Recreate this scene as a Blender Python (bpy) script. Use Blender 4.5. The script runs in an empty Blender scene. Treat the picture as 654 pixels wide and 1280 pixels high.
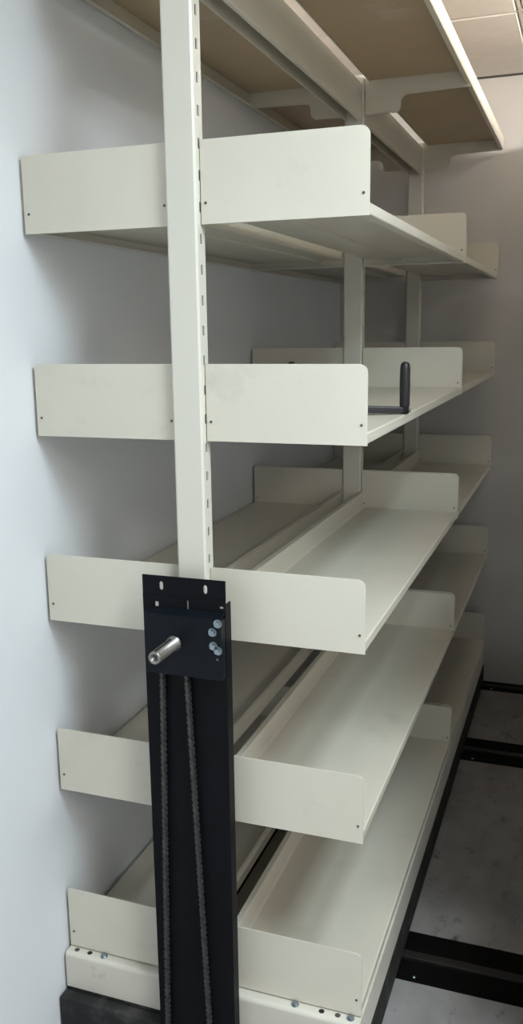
import bpy, bmesh, math, random
from mathutils import Vector
random.seed(7)
R = math.radians
sc = bpy.context.scene
col = sc.collection

# ------------------------------------------------------------------ camera
cd = bpy.data.cameras.new('camera')
cam = bpy.data.objects.new('camera', cd); col.objects.link(cam)
cam.location = (0.5734, -1.2665, 1.3018)
cam.rotation_mode = 'XYZ'
cam.rotation_euler = (R(78.412), R(0.7806), R(19.792))
cd.sensor_fit = 'VERTICAL'; cd.sensor_height = 36.0; cd.lens = 31.352
cd.clip_start = 0.02; cd.clip_end = 60
sc.camera = cam

# ------------------------------------------------------------------ light
CEIL = 2.105
wd = bpy.data.worlds.new('world'); sc.world = wd; wd.use_nodes = True
bg = wd.node_tree.nodes['Background']
bg.inputs[0].default_value = (0.80, 0.90, 1.0, 1); bg.inputs[1].default_value = 0.03

def area(name, loc, sx, sy, power, colr, rot=(0, 0, 0)):
    l = bpy.data.lights.new(name, 'AREA'); l.shape = 'RECTANGLE'; l.size = sx; l.size_y = sy
    l.energy = power; l.color = colr
    o = bpy.data.objects.new(name, l); col.objects.link(o); o.location = loc; o.rotation_euler = rot
    return o
# recessed ceiling troffers near the aisle, placed by fit, plus one added fill light
area('ceiling_troffer_light', (0.87, -0.43, CEIL - 0.012), 0.18, 0.42, 14, (0.79, 0.935, 1.0))
area('ceiling_troffer_light_beyond', (1.20, -0.775, CEIL - 0.012), 0.26, 0.56, 25, (0.79, 0.935, 1.0))
area('fill_light_rear', (2.1, -1.7, CEIL - 0.012), 0.56, 0.9, 33, (1.0, 0.945, 0.88))  # added fill that lifts the shadows on the left wall

vs = sc.view_settings
vs.view_transform = 'Standard'; vs.look = 'None'; vs.gamma = 1.0; vs.use_curve_mapping = False
vs.exposure = -0.12

# ------------------------------------------------------------------ materials
def mat(name, base, rough=0.5, metal=0.0, var=0.0, scale=8.0, bump=0.0, bscale=200.0, spec=0.5,
        stain=None, stain_scale=6.0, stain_lo=0.62, stain_hi=0.75, stretch=(1, 1, 1)):
    m = bpy.data.materials.new(name); m.use_nodes = True
    nt = m.node_tree; n = nt.nodes; l = nt.links
    b = n['Principled BSDF']
    b.inputs['Base Color'].default_value = (*base, 1)
    b.inputs['Roughness'].default_value = rough
    b.inputs['Metallic'].default_value = metal
    b.inputs['Specular IOR Level'].default_value = spec
    tc = n.new('ShaderNodeTexCoord'); mp = n.new('ShaderNodeMapping')
    mp.inputs['Scale'].default_value = stretch
    oi = n.new('ShaderNodeObjectInfo'); vm = n.new('ShaderNodeVectorMath'); vm.operation = 'SCALE'; vm.inputs[0].default_value = (17.0, 5.0, 11.0)
    l.new(oi.outputs['Random'], vm.inputs['Scale']); l.new(vm.outputs['Vector'], mp.inputs['Location'])
    l.new(tc.outputs['Object'], mp.inputs['Vector'])
    cur = None
    if var > 0:
        nz = n.new('ShaderNodeTexNoise'); nz.inputs['Scale'].default_value = scale; nz.inputs['Detail'].default_value = 5
        l.new(mp.outputs['Vector'], nz.inputs['Vector'])
        rp = n.new('ShaderNodeValToRGB')
        rp.color_ramp.elements[0].position = 0.3; rp.color_ramp.elements[1].position = 0.7
        rp.color_ramp.elements[0].color = (*[max(0, c * (1 - var)) for c in base], 1)
        rp.color_ramp.elements[1].color = (*[min(1, c * (1 + var)) for c in base], 1)
        l.new(nz.outputs['Fac'], rp.inputs['Fac']); cur = rp.outputs['Color']
    if stain:
        nz = n.new('ShaderNodeTexNoise'); nz.inputs['Scale'].default_value = stain_scale; nz.inputs['Detail'].default_value = 6
        nz.inputs['Roughness'].default_value = 0.65
        l.new(mp.outputs['Vector'], nz.inputs['Vector'])
        rp = n.new('ShaderNodeValToRGB')
        rp.color_ramp.elements[0].position = stain_lo; rp.color_ramp.elements[1].position = stain_hi
        rp.color_ramp.elements[0].color = (0, 0, 0, 1); rp.color_ramp.elements[1].color = (1, 1, 1, 1)
        l.new(nz.outputs['Fac'], rp.inputs['Fac'])
        mx = n.new('ShaderNodeMix'); mx.data_type = 'RGBA'
        l.new(rp.outputs['Color'], mx.inputs[0])
        if cur: l.new(cur, mx.inputs[6])
        else: mx.inputs[6].default_value = (*base, 1)
        mx.inputs[7].default_value = (*stain, 1)
        cur = mx.outputs[2]
    if cur: l.new(cur, b.inputs['Base Color'])
    if bump > 0:
        nz = n.new('ShaderNodeTexNoise'); nz.inputs['Scale'].default_value = bscale; nz.inputs['Detail'].default_value = 3
        l.new(mp.outputs['Vector'], nz.inputs['Vector'])
        bp = n.new('ShaderNodeBump'); bp.inputs['Strength'].default_value = bump; bp.inputs['Distance'].default_value = 0.002
        l.new(nz.outputs['Fac'], bp.inputs['Height']); l.new(bp.outputs['Normal'], b.inputs['Normal'])
    return m

M = {}
M['cream'] = mat('cream_enamel', (0.66, 0.625, 0.535), 0.34, var=0.03, scale=5, bump=0.04, bscale=90,
                 stain=(0.56, 0.53, 0.455), stain_scale=9, stain_lo=0.60, stain_hi=0.80)
M['cream_up'] = mat('cream_enamel_upright', (0.675, 0.65, 0.575), 0.33, var=0.02, scale=4, bump=0.03, bscale=90)
M['cream_worn'] = mat('cream_enamel_worn', (0.64, 0.61, 0.54), 0.42, var=0.05, scale=9, bump=0.06, bscale=60,
                      stain=(0.40, 0.36, 0.29), stain_scale=16, stain_lo=0.64, stain_hi=0.80)
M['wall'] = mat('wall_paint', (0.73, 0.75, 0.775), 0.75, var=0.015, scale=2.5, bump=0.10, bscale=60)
M['wall_back'] = mat('back_wall_greige', (0.60, 0.575, 0.55), 0.75, var=0.03, scale=2.5, bump=0.10, bscale=60)  # greyer and darker tone than the other walls
M['ceil'] = mat('ceiling_tile_board', (0.82, 0.775, 0.72), 0.9, var=0.03, scale=20, bump=0.15, bscale=150)
M['tee'] = mat('tee_bar_enamel', (0.66, 0.62, 0.57), 0.7, var=0.01)
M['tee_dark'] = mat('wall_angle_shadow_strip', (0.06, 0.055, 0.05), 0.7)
M['floorp'] = mat('grey_vinyl_floor', (0.31, 0.30, 0.298), 0.45, var=0.22, scale=11, bump=0.12, bscale=70,
                  stain=(0.075, 0.07, 0.065), stain_scale=34, stain_lo=0.58, stain_hi=0.76, stretch=(1, 0.6, 1))
M['floor'] = mat('dark_subfloor', (0.02, 0.02, 0.02), 0.8, var=0.1)
M['rail'] = mat('black_rail_steel', (0.004, 0.0038, 0.0036), 0.65, var=0.2, scale=30, spec=0.08)
M['railbar'] = mat('worn_rail_bar', (0.022, 0.020, 0.019), 0.5, 0.2, var=0.3, scale=40)
M['black'] = mat('black_enamel', (0.0036, 0.0040, 0.0058), 0.48, var=0.15, scale=12, bump=0.05, bscale=150, spec=0.13)
M['black2'] = mat('black_enamel_bearing_plate', (0.0040, 0.0062, 0.0098), 0.40, var=0.2, scale=18, bump=0.05, bscale=120, spec=0.18)
M['skirt'] = mat('black_dusty_skirt', (0.010, 0.0095, 0.010), 0.8, var=0.4, scale=22, bump=0.3, bscale=60,
                 stain=(0.06, 0.056, 0.054), stain_scale=18, stain_lo=0.48, stain_hi=0.72)
M['chain'] = mat('oiled_chain_steel', (0.075, 0.073, 0.07), 0.45, 0.6, var=0.3, scale=60)
M['steel'] = mat('bright_shaft_steel', (0.33, 0.32, 0.31), 0.36, 1.0, var=0.1, scale=40)
M['zinc'] = mat('zinc_bolt', (0.33, 0.39, 0.43), 0.33, 1.0, var=0.1, scale=60)
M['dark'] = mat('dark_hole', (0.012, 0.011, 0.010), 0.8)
M['grip'] = mat('black_rubber_grip', (0.013, 0.011, 0.014), 0.45, var=0.2, scale=40)
M['rivet'] = mat('dull_rivet', (0.10, 0.09, 0.075), 0.5, 0.4)
M['tan'] = mat('tan_deck_board', (0.48, 0.375, 0.25), 0.45, var=0.08, scale=4, stain=(0.60, 0.54, 0.44), stain_scale=5, stain_lo=0.60, stain_hi=0.78)
M['tube'] = mat('lamp_tube', (0.9, 0.9, 0.9), 0.4)
M['tube'].node_tree.nodes['Principled BSDF'].inputs['Emission Color'].default_value = (1.0, 0.95, 0.88, 1)
M['tube'].node_tree.nodes['Principled BSDF'].inputs['Emission Strength'].default_value = 190.0

# ------------------------------------------------------------------ mesh helpers
class MB:
    def __init__(s): s.v = []; s.f = []; s.sm = []
    def add(s, vs, fs, smooth=False):
        o = len(s.v); s.v += [tuple(x) for x in vs]; s.f += [tuple(i + o for i in f) for f in fs]; s.sm += [smooth] * len(fs)
        return s
    def box(s, x0, x1, y0, y1, z0, z1):
        v = [(x, y, z) for z in (z0, z1) for y in (y0, y1) for x in (x0, x1)]
        return s.add(v, [(0, 2, 3, 1), (4, 5, 7, 6), (0, 1, 5, 4), (2, 6, 7, 3), (0, 4, 6, 2), (1, 3, 7, 5)])
    def prism(s, poly, a, b, axis='y', holes=()):
        """closed polygon (u,w) extruded from a to b; axis y: (u=x,w=z), axis x: (u=y,w=z), axis z: (u=x,w=y)"""
        def P(u, w, t):
            return {'y': (u, t, w), 'x': (t, u, w), 'z': (u, w, t)}[axis]
        n = len(poly)
        v = [P(u, w, a) for u, w in poly] + [P(u, w, b) for u, w in poly]
        f = [tuple(range(n))[::-1], tuple(range(n, 2 * n))] + [(i, (i + 1) % n, n + (i + 1) % n, n + i) for i in range(n)]
        return s.add(v, f)
    def cyl(s, p0, p1, r0, r1=None, n=16, caps=True):
        r1 = r0 if r1 is None else r1
        p0 = Vector(p0); p1 = Vector(p1); d = (p1 - p0).normalized()
        a = d.orthogonal().normalized(); b = d.cross(a)
        v = []
        for p, r in ((p0, r0), (p1, r1)):
            for i in range(n):
                t = 2 * math.pi * i / n; v.append(p + (a * math.cos(t) + b * math.sin(t)) * r)
        s.add(v, [(i, (i + 1) % n, n + (i + 1) % n, n + i) for i in range(n)], n > 8)
        if caps:
            s.add(v[:n], [tuple(range(n))[::-1]]); s.add(v[n:], [tuple(range(n))])
        return s
    def lathe(s, p0, d, prof, n=20):
        """prof: list of (t along d, radius)"""
        p0 = Vector(p0); d = Vector(d).normalized(); a = d.orthogonal().normalized(); b = d.cross(a)
        v = []
        for t, r in prof:
            for i in range(n):
                q = 2 * math.pi * i / n; v.append(p0 + d * t + (a * math.cos(q) + b * math.sin(q)) * r)
        f = []
        for k in range(len(prof) - 1):
            f += [(k * n + i, k * n + (i + 1) % n, (k + 1) * n + (i + 1) % n, (k + 1) * n + i) for i in range(n)]
        s.add(v, f, True)
        return s
    def mesh(s, name):
        me = bpy.data.meshes.new(name); me.from_pydata(s.v, [], s.f)
        for p, sm in zip(me.polygons, s.sm): p.use_smooth = sm
        bm = bmesh.new(); bm.from_mesh(me); bmesh.ops.recalc_face_normals(bm, faces=bm.faces); bm.to_mesh(me); bm.free()
        me.update(); return me
    def build(s, name, m, parent=None, loc=None, bevel=0):
        return link(name, s.mesh(name), m, parent, loc, bevel)

def link(name, me, m, parent=None, loc=None, bevel=0):
    o = bpy.data.objects.new(name, me); col.objects.link(o)
    if m and not me.materials: me.materials.append(m)
    if parent: o.parent = parent
    if loc: o.location = loc
    if bevel:
        b = o.modifiers.new('bevel', 'BEVEL'); b.width = bevel; b.segments = 2; b.limit_method = 'ANGLE'; b.angle_limit = R(40)
    return o
def empty(name, loc, label, cat, group=None):
    o = bpy.data.objects.new(name, None); col.objects.link(o); o.location = loc; o.empty_display_size = 0.1
    o['label'] = label; o['category'] = cat
    if group: o['group'] = group
    return o
def struct(o, label, cat=None):
    o['kind'] = 'structure'; o['label'] = label
    if cat: o['category'] = cat
    return o
def sheet(path, t):
    """open polyline (u,w) -> closed polygon of sheet metal with thickness t (offset to the left)"""
    n = len(path); off = []
    for i in range(n):
        def nr(a, b):
            dx, dy = b[0] - a[0], b[1] - a[1]; q = math.hypot(dx, dy); return (-dy / q, dx / q)
        if i == 0: nx, ny = nr(path[0], path[1]); k = 1
        elif i == n - 1: nx, ny = nr(path[-2], path[-1]); k = 1
        else:
            a = nr(path[i - 1], path[i]); b = nr(path[i], path[i + 1])
            nx, ny = a[0] + b[0], a[1] + b[1]; q = math.hypot(nx, ny); nx /= q; ny /= q
            k = 1 / max(0.35, nx * a[0] + ny * a[1])
        off.append((path[i][0] + nx * t * k, path[i][1] + ny * t * k))
    return path + off[::-1]
def arc(cx, cy, r, a0, a1, n=5):
    return [(cx + r * math.cos(R(a0 + (a1 - a0) * i / n)), cy + r * math.sin(R(a0 + (a1 - a0) * i / n))) for i in range(n + 1)]
def sheet_prism(mb, path, t, a, b):
    """extrude a sheet profile as quads only (robust for concave profiles)"""
    n = len(path); poly = sheet(path, t); A = poly[:n]; B = poly[n:][::-1]
    v = [(u, a, w) for u, w in A] + [(u, b, w) for u, w in A] + [(u, a, w) for u, w in B] + [(u, b, w) for u, w in B]
    f = []
    for i in range(n - 1):
        f += [(i, i + 1, n + i + 1, n + i), (2 * n + i, 3 * n + i, 3 * n + i + 1, 2 * n + i + 1),
              (i, 2 * n + i, 2 * n + i + 1, i + 1), (n + i, n + i + 1, 3 * n + i + 1, 3 * n + i)]
    f += [(0, n, 3 * n, 2 * n), (n - 1, 3 * n - 1, 4 * n - 1, 2 * n - 1)]
    return mb.add(v, f)

# ------------------------------------------------------------------ the room
WX, WY = -0.2855, 1.97          # left wall, back wall
XR, YF = 3.2, -2.5            # right wall, wall behind the camera
struct(MB().box(WX - 0.12, XR + 0.12, YF - 0.1, WY + 0.12, -0.16, -0.012).build('floor', M['floor']), 'dark floor slab below the grey vinyl panels and black rails')
FLOOR = bpy.data.objects['floor']
struct(MB().box(WX - 0.12, WX, YF, WY + 0.12, -0.012, CEIL + 0.2).build('wall_left', M['wall']), 'pale bluish white painted wall behind the left shelf ends')
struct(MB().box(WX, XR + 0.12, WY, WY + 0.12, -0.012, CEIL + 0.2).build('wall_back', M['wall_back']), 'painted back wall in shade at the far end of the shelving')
struct(MB().box(XR, XR + 0.12, YF, WY, -0.012, CEIL + 0.2).build('wall_right', M['wall']), 'painted wall on the far side of the aisle')
struct(MB().box(WX - 0.12, XR + 0.12, YF - 0.12, YF, -0.012, CEIL + 0.2).build('wall_front', M['wall']), 'painted wall behind the viewer')
# ceiling: tiles on tee bars in a 0.61 m grid
CE = struct(MB().box(WX - 0.12, XR + 0.12, YF, WY + 0.12, CEIL + 0.2, CEIL + 0.26).build('ceiling', M['ceil']), 'suspended ceiling of beige tiles')
G = 0.61; GX = 0.358; GY = 1.36
xs = [GX + G * k for k in range(-2, 6)]; ys = [GY + G * k for k in range(-10, 2)]
def clampr(a, b, lo, hi): return max(a, lo), min(b, hi)
tile_meshes = {}
for i in range(len(xs) - 1):
    for j in range(len(ys) - 1):
        x0, x1 = clampr(xs[i], xs[i + 1], WX, XR); y0, y1 = clampr(ys[j], ys[j + 1], YF, WY)
        if x1 - x0 < 0.03 or y1 - y0 < 0.03: continue
        cx, cy = (xs[i] + xs[i + 1]) / 2, (ys[j] + ys[j + 1]) / 2
        tz = 0.004
        w = 0.006
        key = (round(x1 - x0, 3), round(y1 - y0, 3))
        if key not in tile_meshes:
            hx, hy = (x1 - x0) / 2, (y1 - y0) / 2; c = 0.006
            mb = MB()
            v = [(-hx + w, -hy + w, 0.006), (hx - w, -hy + w, 0.006), (hx - w, hy - w, 0.006), (-hx + w, hy - w, 0.006)]
            v += [(-hx + w + c, -hy + w + c, 0), (hx - w - c, -hy + w + c, 0), (hx - w - c, hy - w - c, 0), (-hx + w + c, hy - w - c, 0)]
            v += [(-hx, -hy, 0.02), (hx, -hy, 0.02), (hx, hy, 0.02), (-hx, hy, 0.02)]
            v += [(-hx + w, -hy + w, 0.02), (hx - w, -hy + w, 0.02), (hx - w, hy - w, 0.02), (-hx + w, hy - w, 0.02)]
            fs = [(4, 5, 6, 7)] + [(k, (k + 1) % 4, 4 + (k + 1) % 4, 4 + k) for k in range(4)]
            fs += [(12 + k, 12 + (k + 1) % 4, (k + 1) % 4, k) for k in range(4)] + [(8 + k, 8 + (k + 1) % 4, 12 + (k + 1) % 4, 12 + k) for k in range(4)] + [(8, 11, 10, 9)]
            tile_meshes[key] = mb.add(v, fs).mesh('ceiling_tile')
        link('ceiling_tile', tile_meshes[key], M['ceil'], CE, ((x0 + x1) / 2, (y0 + y1) / 2, CEIL + tz - 0.004))
for x in xs:
    if WX + 0.02 < x < XR - 0.02: MB().box(x - 0.0045, x + 0.0045, YF, WY, CEIL + 0.001, CEIL + 0.024).build('tee_bar', M['tee'], CE)
for y in ys:
    if YF + 0.02 < y < WY - 0.05: MB().box(WX, XR, y - 0.0045, y + 0.0045, CEIL + 0.0012, CEIL + 0.024).build('tee_bar', M['tee'], CE)
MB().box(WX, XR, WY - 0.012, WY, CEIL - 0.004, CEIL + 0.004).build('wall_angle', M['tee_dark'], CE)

# floor panels between the rails
rails = [(0.320, 0.473), (1.315, 1.472), (1.885, WY)]
edges = [YF] + [e for r in rails for e in r]
for k in range(0, len(edges) - 1, 2):
    y0, y1 = edges[k], edges[k + 1]
    if k == 0:
        for a, b in ((y0, -1.5), (-1.5, y1)):
            MB().box(WX, XR, a + 0.0015, b - 0.0015, -0.012, 0.0).build('floor_panel', M['floorp'], FLOOR)
    else:
        MB().box(WX, XR, y0 + 0.0015, y1 - 0.0015, -0.012, 0.0).build('floor_panel', M['floorp'], FLOOR)
rl = ['black steel floor rail nearest the front end of the shelving', 'black steel floor rail under the middle of the shelving',
      'black steel floor rail along the foot of the back wall']
for (y0, y1), lab in zip(rails, rl):
    r = empty('floor_rail', (0.72, (y0 + y1) / 2, -0.012), lab, 'floor rail', 'floor rails crossing under the mobile shelving')
    h = (y1 - y0) / 2 - 0.001; L0, L1 = WX - 0.72 + 0.001, XR - 0.72 - 0.001
    p = MB()
    p.box(L0, L1, -h, -0.017, 0, 0.013).box(L0, L1, 0.017, h, 0, 0.013).box(L0, L1, -0.017, 0.017, 0, 0.004)
    p.build('rail_plate', M['rail'], r, bevel=0.0012)
    MB().box(L0, L1, -0.011, 0.011, 0.004, 0.016).build('running_bar', M['railbar'], r, bevel=0.0015)
    for x in [-0.41 + 0.30 * k for k in range(8)]:
        MB().lathe((x, -h + 0.012, 0.013), (0, 0, 1), [(0, 0.0045), (0.0016, 0.004), (0.0022, 0.0)], 12).build('screw', M['zinc'], r)

# ------------------------------------------------------------------ the mobile shelving unit
HW = 0.279                                   # half width over both shelf sides
ZS = [0.1738, 0.4925, 0.8125, 1.1330, 1.4545]  # plate bottoms
PH = 0.118; LIP = 0.0183
UY = [0.0, 1.035, 1.885]                     # upright positions
U = empty('mobile_shelving_unit', (0, 0.95, 0), 'cream steel double-sided mobile shelving on a carriage with black drive column', 'shelving')
U0 = Vector((0, 0.95, 0))
def part(mb, name, m, parent=None, bevel=0):
    """build in world coordinates, parent to the unit (or to a part whose origin is the unit's)"""
    me = mb.mesh(name); 
    for v in me.vertices: v.co -= U0
    return link(name, me, m, parent or U, None, bevel)

# carriage: cream beams, black skirt under them, bolts on the front ledge
CX = HW + 0.001
fb = MB()
path = [(-0.020, 0.100), (-0.020, 0.163)] + arc(-0.012, 0.1630, 0.008, 180, 90, 5)[1:] + [(0.012, 0.1710)]
n = len(path)
poly = path + [(0.012, 0.100)]
fb.prism(poly, -CX, CX, 'x')
FB = part(fb, 'front_beam', M['cream_worn'])
rb = MB().box(-CX, CX, 1.86, 1.905, 0.10, 0.171); part(rb, 'rear_beam', M['cream_worn'])
for s in (-1, 1):
    part(MB().box(*sorted((s * CX, s * (CX - 0.04))), 0.0125, 1.8595, 0.10, 0.171), 'side_beam', M['cream_worn'], bevel=0.002)
for x, kind in ((-0.262, 'h'), (-0.235, 'd'), (-0.205, 'b'), (0.165, 'b'), (0.212, 'd'), (0.240, 'h'), (0.262, 'b')):
    z = 0.1710; y = -0.0075
    if kind == 'b':
        b = MB().cyl((x, y, z), (x, y, z + 0.0012), 0.0066, n=16).cyl((x, y, z + 0.0012), (x, y, z + 0.0055), 0.0050, n=6)
        part(b, 'bolt', M['zinc'], FB)
    else:
        part(MB().cyl((x, y, z), (x, y, z + 0.0006), 0.0048, n=14), 'hole', M['dark'] if kind == 'd' else M['rivet'], FB)
sk = MB().box(-CX - 0.003, CX, -0.044, -0.0198, 0.012, 0.094)
part(sk.box(-CX, CX, -0.0195, 1.905, 0.02, 0.0995), 'base_skirt', M['skirt'], bevel=0.003)
part(MB().box(-0.045, 0.045, 0.0125, 1.8595, 0.1, 0.158), 'centre_channel', M['cream_worn'])

# uprights with slotted side faces
UWX = 0.0245; UF, UB = -0.016, 0.014
def upright_mesh():
    mb = MB(); z0, z1 = 0.171, 1.905; t = 0.002
    def ring(x0, x1, y0, y1): mb.box(x0, x1, y0, y1, z0, z1)
    c = 0.003
    mb.prism([(-UWX, UF + c), (-UWX + c, UF), (UWX - c, UF), (UWX, UF + c), (UWX, UF + c + t), (-UWX, UF + c + t)], z0, z1, 'z')
    mb.box(-UWX, UWX, UB - 0.003, UB, z0, z1)
    sy0, sy1 = UF + 0.0125, UF + 0.0195
    for s in (-1, 1):
        xa, xb = sorted((s * UWX, s * (UWX - t)))
        mb.box(xa, xb, UF + c + t, sy0, z0, z1); mb.box(xa, xb, sy1, UB - 0.003, z0, z1)
        p = 0.0445; k = 0; z = z0
        while True:
            a = z0 + 0.01 + p * k; 
            if a + 0.02 > z1: break
            mb.box(xa, xb, sy0, sy1, z, a); z = a + 0.0145; k += 1
        mb.box(xa, xb, sy0, sy1, z, z1)
    mb.box(-UWX + 0.006, UWX - 0.006, UF + c + t + 0.0005, UB - 0.0035, z0, z0 + 0.003)
    return mb.mesh('upright')
um = upright_mesh()
core = MB().box(-UWX + 0.0026, UWX - 0.0026, UF + 0.006, UB - 0.0035, 0.176, 1.900).mesh('slot_shade_core')  # dark core put in so the slots look shaded inside
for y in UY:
    u_ = link('upright', um, M['cream_up'], U, (0, y - U0.y, 0)); link('slot_shade_core', core, M['dark'], u_)

# shelves: two sides, two bays, five levels
FX = 0.031    # inner flange plane
def shelf_mesh(L):
    """right-hand shelf, local: y 0..L, z=0 at plate bottom"""
    mb = MB(); t = 0.0014; r = 0.0025
    o = HW - 0.0012
    path = [(o - 0.016, 0.0012), (o - r, 0.0012)] + arc(o - r, 0.0012 + r, r, -90, 0, 3)[1:] + arc(o - r, LIP - r, r, 0, 90, 3) + \
           [(FX + 0.004, LIP)] + [(FX + 0.001, LIP + 0.002), (FX, LIP + 0.005), (FX, LIP + 0.040), (FX - 0.0012, LIP + 0.0425), (FX - 0.012, LIP + 0.0425)]
    sheet_prism(mb, path, t, 0.0012, L - 0.0012)
    return mb.mesh('shelf')
def plate_poly(r):
    x0, x1 = 0.0262, HW
    return [(x0, 0), (x1, 0)] + arc(x1 - r, PH - r, r, 0, 90, 6) + [(x0, PH)]
def plate_mesh(r=0.013):
    return MB().prism(plate_poly(r), -0.0011, 0.0011, 'y').mesh('end_plate')
def stiff_mesh(L):
    return MB().box(0.085, 0.125, 0.004, L - 0.004, 0.0125, LIP - 0.0015).mesh('stiffener')
def ret_mesh():
    return MB().box(FX + 0.006, HW - 0.003, 0.0, 0.012, 0.001, 0.0024).mesh('end_flange')
def mirror(me, name):
    m2 = me.copy(); m2.name = name
    for v in m2.vertices: v.co.x = -v.co.x
    m2.flip_normals(); return m2
bays = [(0.0, 1.028), (1.043, 1.878)]
rivet = MB().cyl((0, 0, 0), (0, -0.0009, 0), 0.0020, n=10).mesh('rivet')
pm = plate_mesh(); PM = {1: pm, -1: mirror(plate_mesh(0.005), 'end_plate')}
rm = ret_mesh(); RM = {1: rm, -1: mirror(rm, 'end_flange')}
for bi, (y0, y1) in enumerate(bays):
    L = y1 - y0
    s1 = shelf_mesh(L); SM = {1: s1, -1: mirror(s1, 'shelf')}
    t1 = stiff_mesh(L); TM = {1: t1, -1: mirror(t1, 'stiffener')}
    for z in ZS:
        for s in (1, -1):
            sh = link('shelf', SM[s], M['cream'], U, (0, y0 - U0.y, z))
            link('stiffener', TM[s], M['cream'], sh, None)
            for yy in (0.0, L):
                link('end_plate', PM[s], M['cream'], sh, (0, yy, 0))
                link('end_flange', RM[s], M['cream'], sh, (0, yy + (0.002 if yy == 0 else -0.014), 0))
                for rx in (0.0335, HW - 0.0085):
                    if bi == 1 and yy == 0: continue
                    link('rivet', rivet, M['rivet'], sh, (s * rx, yy - 0.0011, 0.030))

# canopy: decks, brackets, centre beam
ZD = 1.900; ZL = 1.862
def deck_mesh(L):
    mb = MB()
    o = HW
    path = [(o - 0.010, ZL), (o, ZL), (o, ZD), (o - 0.012, ZD)]
    sheet_prism(mb, path, 0.0015, 0, L)
    sheet_prism(mb, [(0.048, ZD), (0.036, ZD), (0.036, ZD - 0.012)], 0.0015, 0, L)
    mb.box(0.036, o, 0, 0.002, ZD - 0.012, ZD).box(0.036, o, L - 0.002, L, ZD - 0.012, ZD)
    return mb.mesh('canopy_deck')
def board_mesh(L):
    return MB().box(0.0385, HW - 0.002, 0.0025, L - 0.0025, ZD - 0.0085, ZD - 0.002).mesh('deck_board')
bp = [(0.0262, 1.815), (0.100, 1.8165)] + [(0.1135 + 0.0, 1.829)] 
bp = [(0.0262, 1.815)] + arc(0.100, 1.829, 0.013, -90, 0, 4) + arc(0.131, 1.837, 0.018, 180, 90, 5) + [(0.2775, 1.858), (0.2775, ZD - 0.003), (0.0262, ZD - 0.003)]
bkt = MB().prism(bp, -0.0011, 0.0011, 'y').mesh('canopy_bracket'); BK = {1: bkt, -1: mirror(bkt, 'canopy_bracket')}
for y0, y1 in ((-0.004, 1.034), (1.036, 1.884)):
    b1 = board_mesh(y1 - y0); B2 = {1: b1, -1: mirror(b1, 'deck_board')}
    d1 = deck_mesh(y1 - y0); DM = {1: d1, -1: mirror(d1, 'canopy_deck')}
    for s in (1, -1):
        dk = link('canopy_deck', DM[s], M['cream'], U, (0, y0 - U0.y, 0))
        link('deck_board', B2[s], M['tan'], dk)
        for yy in (0.004, y1 - y0 - 0.006):
            link('canopy_bracket', BK[s], M['cream'], dk, (0, yy, 0))
for a, b in ((UY[0] + 0.0145, UY[1] - 0.0165), (UY[1] + 0.0145, UY[2] - 0.0165)):
    mb = MB()
    sheet_prism(mb, [(-0.020, 1.800), (-0.020, 1.884), (0.020, 1.884), (0.020, 1.800), (0.012, 1.800)][::-1], 0.0015, a, b)
    part(mb, 'centre_beam', M['cream'])

# drive column in front of the first upright
YC = -0.050; CW = 0.0708
cm = MB()
ztop, zb, zf = 0.9245, 0.012, 0.887
YW = YC + 0.002                      # web back face
# web with two upper slots, one thin slot and one square hole: built as strips around the openings
def holed(mb, x0, x1, z0, z1, ya, yb, holes):
    """rect sheet x0..x1,z0..z1 with rectangular openings (hx0,hx1,hz0,hz1)"""
    X = sorted({x0, x1, *[h[0] for h in holes], *[h[1] for h in holes]}); Z = sorted({z0, z1, *[h[2] for h in holes], *[h[3] for h in holes]})
    for i in range(len(X) - 1):
        for j in range(len(Z) - 1):
            cx, cz = (X[i] + X[i + 1]) / 2, (Z[j] + Z[j + 1]) / 2
            if any(h[0] < cx < h[1] and h[2] < cz < h[3] for h in holes): continue
            mb.box(X[i], X[i + 1], ya, yb, Z[j], Z[j + 1])
    return mb
holed(cm, -CW, CW, 0.8935, ztop, YC, YW, [(c + sx - w, c + sx + w, 0.9085 - h, 0.9085 + h) for sx in (0.0,) for c in (-0.038, 0.0372) for w, h in ((0.0034, 0.0045), (0.0027, 0.0060), (0.0017, 0.0070))])
DC = part(cm, 'drive_column', M['black'])
ch = MB()
holed(ch, -CW, CW, zb, 0.8935, YC - 0.0005, YW - 0.0005, [(0.0055, 0.0085, 0.866, 0.888), (-0.050, -0.0435, 0.874, 0.882), (0.061, 0.067, 0.880, 0.8835)])
for s in (-1, 1):
    xa, xb = sorted((s * CW, s * (CW - 0.002)))
    ch.box(xa, xb, YW - 0.0005, YC + 0.021, zb, zf)
part(ch, 'column_channel', M['black'], DC)
# bracket tying the column back to the upright
part(MB().box(-0.022, 0.022, YC + 0.0015, -0.0162, 0.50, 0.56).box(-0.022, 0.022, YC + 0.0015, -0.0162, 0.832, 0.862), 'mounting_bracket', M['black'], DC)
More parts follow.
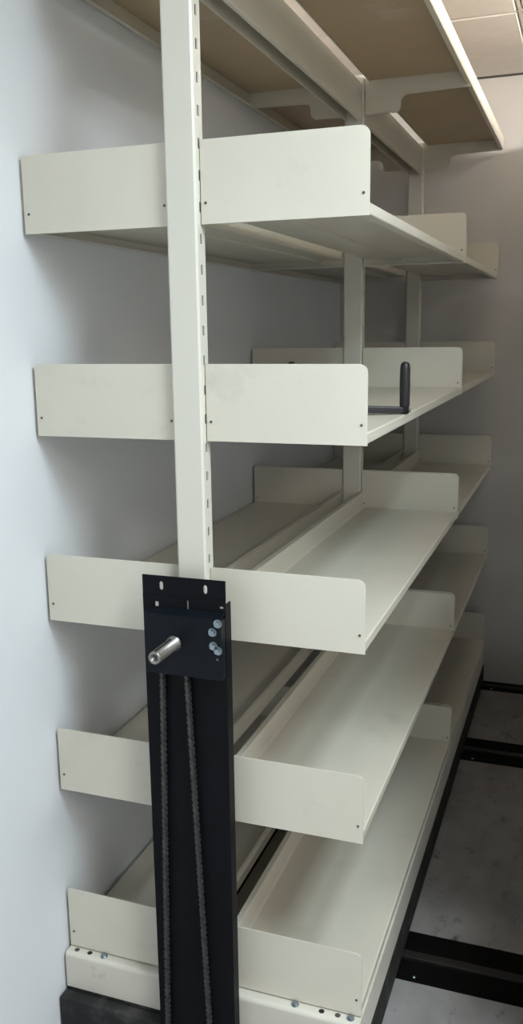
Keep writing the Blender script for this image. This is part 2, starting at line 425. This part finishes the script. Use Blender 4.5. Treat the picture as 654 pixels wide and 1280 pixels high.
# bearing plate with folded sides
YP = YC - 0.020
bpm = MB()
bpm.box(-0.060, 0.0700, YP, YP + 0.002, 0.770, 0.866)
bpm.prism([(YP, 0.866), (YC - 0.0006, 0.873), (YC - 0.0006, 0.875), (YP, 0.868)], -0.060, 0.0700, 'x')
for s0 in (-0.060, 0.068): bpm.box(s0, s0 + 0.002, YP + 0.002, YC - 0.0006, 0.770, 0.866)
part(bpm, 'bearing_plate', M['black2'], DC, 0.0008)
for x, z in ((0.0655, 0.8625), (0.0565, 0.848), (0.0575, 0.826), (0.0650, 0.819)):
    b = MB().cyl((x, YP, z), (x, YP - 0.0012, z), 0.0068, n=16).cyl((x, YP - 0.0012, z), (x, YP - 0.006, z), 0.0048, n=6)
    part(b, 'bolt', M['zinc'], DC)
part(MB().box(0.0615, 0.0655, YP - 0.0008, YP, 0.803, 0.8065), 'hole', M['rivet'], DC)
# shaft: hollow steel, with a keyway and a collar
sp = Vector((-0.009, YP, 0.8235)); L = 0.070
shp = MB().lathe(sp, (0, -1, 0), [(0, 0.0125), (0.004, 0.0125), (0.005, 0.0102), (L - 0.0015, 0.0102), (L, 0.0092), (L, 0.0058), (L - 0.022, 0.0055), (L - 0.022, 0.0)], 28)
SH = part(shp, 'crank_shaft', M['steel'], DC)
part(MB().box(sp.x - 0.0022, sp.x + 0.0022, sp.y - L + 0.004, sp.y - 0.012, sp.z + 0.0092, sp.z + 0.01045), 'keyway', M['dark'], DC)
# sprocket behind the plate and two chain runs that spread towards the big lower sprocket
def sprocket(x, z, r, teeth):
    mb = MB(); pts = []
    for i in range(teeth * 4):
        a = 2 * math.pi * i / (teeth * 4); rr = r + (0.004 if i % 4 in (0, 1) else -0.001)
        pts.append((x + rr * math.cos(a), z + rr * math.sin(a)))
    return mb.prism(pts, YC - 0.0105, YC - 0.0065, 'y')
part(sprocket(-0.0155, 0.822, 0.019, 13), 'sprocket', M['chain'], DC)
part(sprocket(-0.0125, 0.062, 0.0385, 26), 'sprocket', M['chain'], DC)
def chain(p0, p1):
    mb = MB(); p0 = Vector(p0); p1 = Vector(p1); d = (p1 - p0); ln = d.length; d.normalize(); nrm = Vector((d.z, 0, -d.x))
    P = 0.0095; N = int(ln / P); yc = YC - 0.0085
    for k in range(N):
        a = p0 + d * (P * k); b = p0 + d * (P * (k + 1)); c = (a + b) / 2
        w = 0.0052 if k % 2 else 0.0040
        hw = 0.0036
        for sgn in (-1, 1):
            y0 = sgn * w; y1 = sgn * (w - 0.0012)
            e = P * 0.62
            pts = []
            for (du, dv) in ((-e, -hw * .6), (-e * .7, -hw), (-e * .25, -hw * .62), (e * .25, -hw * .62), (e * .7, -hw), (e, -hw * .6), (e, hw * .6), (e * .7, hw), (e * .25, hw * .62), (-e * .25, hw * .62), (-e * .7, hw), (-e, hw * .6)):
                pts.append(c + d * du + nrm * dv)
            v = [(q.x, yc + y0, q.z) for q in pts] + [(q.x, yc + y1, q.z) for q in pts]
            n = 12
            mb.add(v, [tuple(range(n)), tuple(range(n, 2 * n))[::-1]] + [(i, (i + 1) % n, n + (i + 1) % n, n + i) for i in range(n)])
        mb.cyl((a.x, yc - 0.0056, a.z), (a.x, yc + 0.0056, a.z), 0.0030, n=8)
    return mb
part(chain((-0.0355, 0, 0.822), (-0.0535, 0, 0.060)), 'chain', M['chain'], DC)
part(chain((0.0040, 0, 0.822), (0.0300, 0, 0.060)), 'chain', M['chain'], DC)

# ------------------------------------------------------------------ three-spoke crank handle lying on the shelf
HZ = 1.1330 + LIP + 0.0008
hc = Vector((0.167, 0.246, HZ))
H = empty('crank_handle', hc, 'black three-spoke crank handle with upright grips lying on an otherwise empty shelf', 'crank handle')
hub = MB().lathe((0, 0, 0), (0, 0, 1), [(0, 0.0), (0, 0.026), (0.003, 0.028), (0.020, 0.028), (0.023, 0.025), (0.023, 0.013), (0.006, 0.012), (0.006, 0.0)], 28)
hub.build('hub', M['grip'], H)
for ang in (28, 148, 268):
    a = R(ang); d = Vector((math.cos(a), math.sin(a), 0)); e = d * 0.122; n_ = Vector((-d.y, d.x, 0))
    sp_ = MB()
    v = []
    for t, w, z0, z1 in ((0.022, 0.0085, 0.004, 0.017), (0.119, 0.0065, 0.001, 0.012)):
        for sx, zz in ((-1, z0), (1, z0), (1, z1), (-1, z1)): v.append(d * t + n_ * (w * sx) + Vector((0, 0, zz)))
    sp_.add(v, [(0, 1, 2, 3), (7, 6, 5, 4), (0, 4, 5, 1), (1, 5, 6, 2), (2, 6, 7, 3), (3, 7, 4, 0)])
    sp_.build('spoke', M['grip'], H, bevel=0.002)
    g = MB().lathe(e + Vector((0, 0, 0.0)), (0, 0, 1), [(0.0, 0.0), (0.0, 0.0075), (0.012, 0.0080), (0.0125, 0.0085), (0.016, 0.0090), (0.050, 0.0093), (0.080, 0.0088), (0.086, 0.0078), (0.089, 0.0058), (0.0905, 0.003), (0.091, 0.0)], 20)
    g.build('grip', M['grip'], H)
    MB().lathe(e + d * 0.0078 + Vector((0, 0, 0.006)), d, [(0, 0.0042), (0.0022, 0.0042), (0.003, 0.0030), (0.003, 0.0)], 12).build('grip_screw', M['zinc'], H)

# ------------------------------------------------------------------ copy of the unit, added out of view to shade the aisle
def copy_tree(o, parent=None):
    c = o.copy(); col.objects.link(c); c.parent = parent
    for ch in list(o.children): copy_tree(ch, c)
    return c
U2 = copy_tree(U)
U2.location.x = 0.862
part(MB().box(-0.08, 0.08, -0.003, 1.883, ZD + 0.0005, ZD + 0.003), 'light_stop_strip', M['cream'], U2)  # added strip that stops tube light leaking through the canopy gap
U2['label'] = 'second cream mobile shelving unit added out of view to shade the narrow aisle'

# ------------------------------------------------------------------ tube lamp added out of view to brighten ceiling and upper back wall
T = empty('added_tube_lamp', (1.10, 0.85, CEIL), 'white batten with one bare tube, added out of view to light the upper wall', 'lamp')
MB().box(-0.03, 0.03, -0.62, 0.62, -0.05, -0.005).build('batten', M['tee'], T, bevel=0.004)
for s_ in (-1, 1): MB().box(-0.012, 0.012, *sorted((s_ * 0.605, s_ * 0.62)), -0.175, -0.0502).build('lamp_holder', M['tee'], T)
MB().cyl((0, -0.603, -0.155), (0, 0.603, -0.155), 0.016, n=16).build('tube', M['tube'], T)
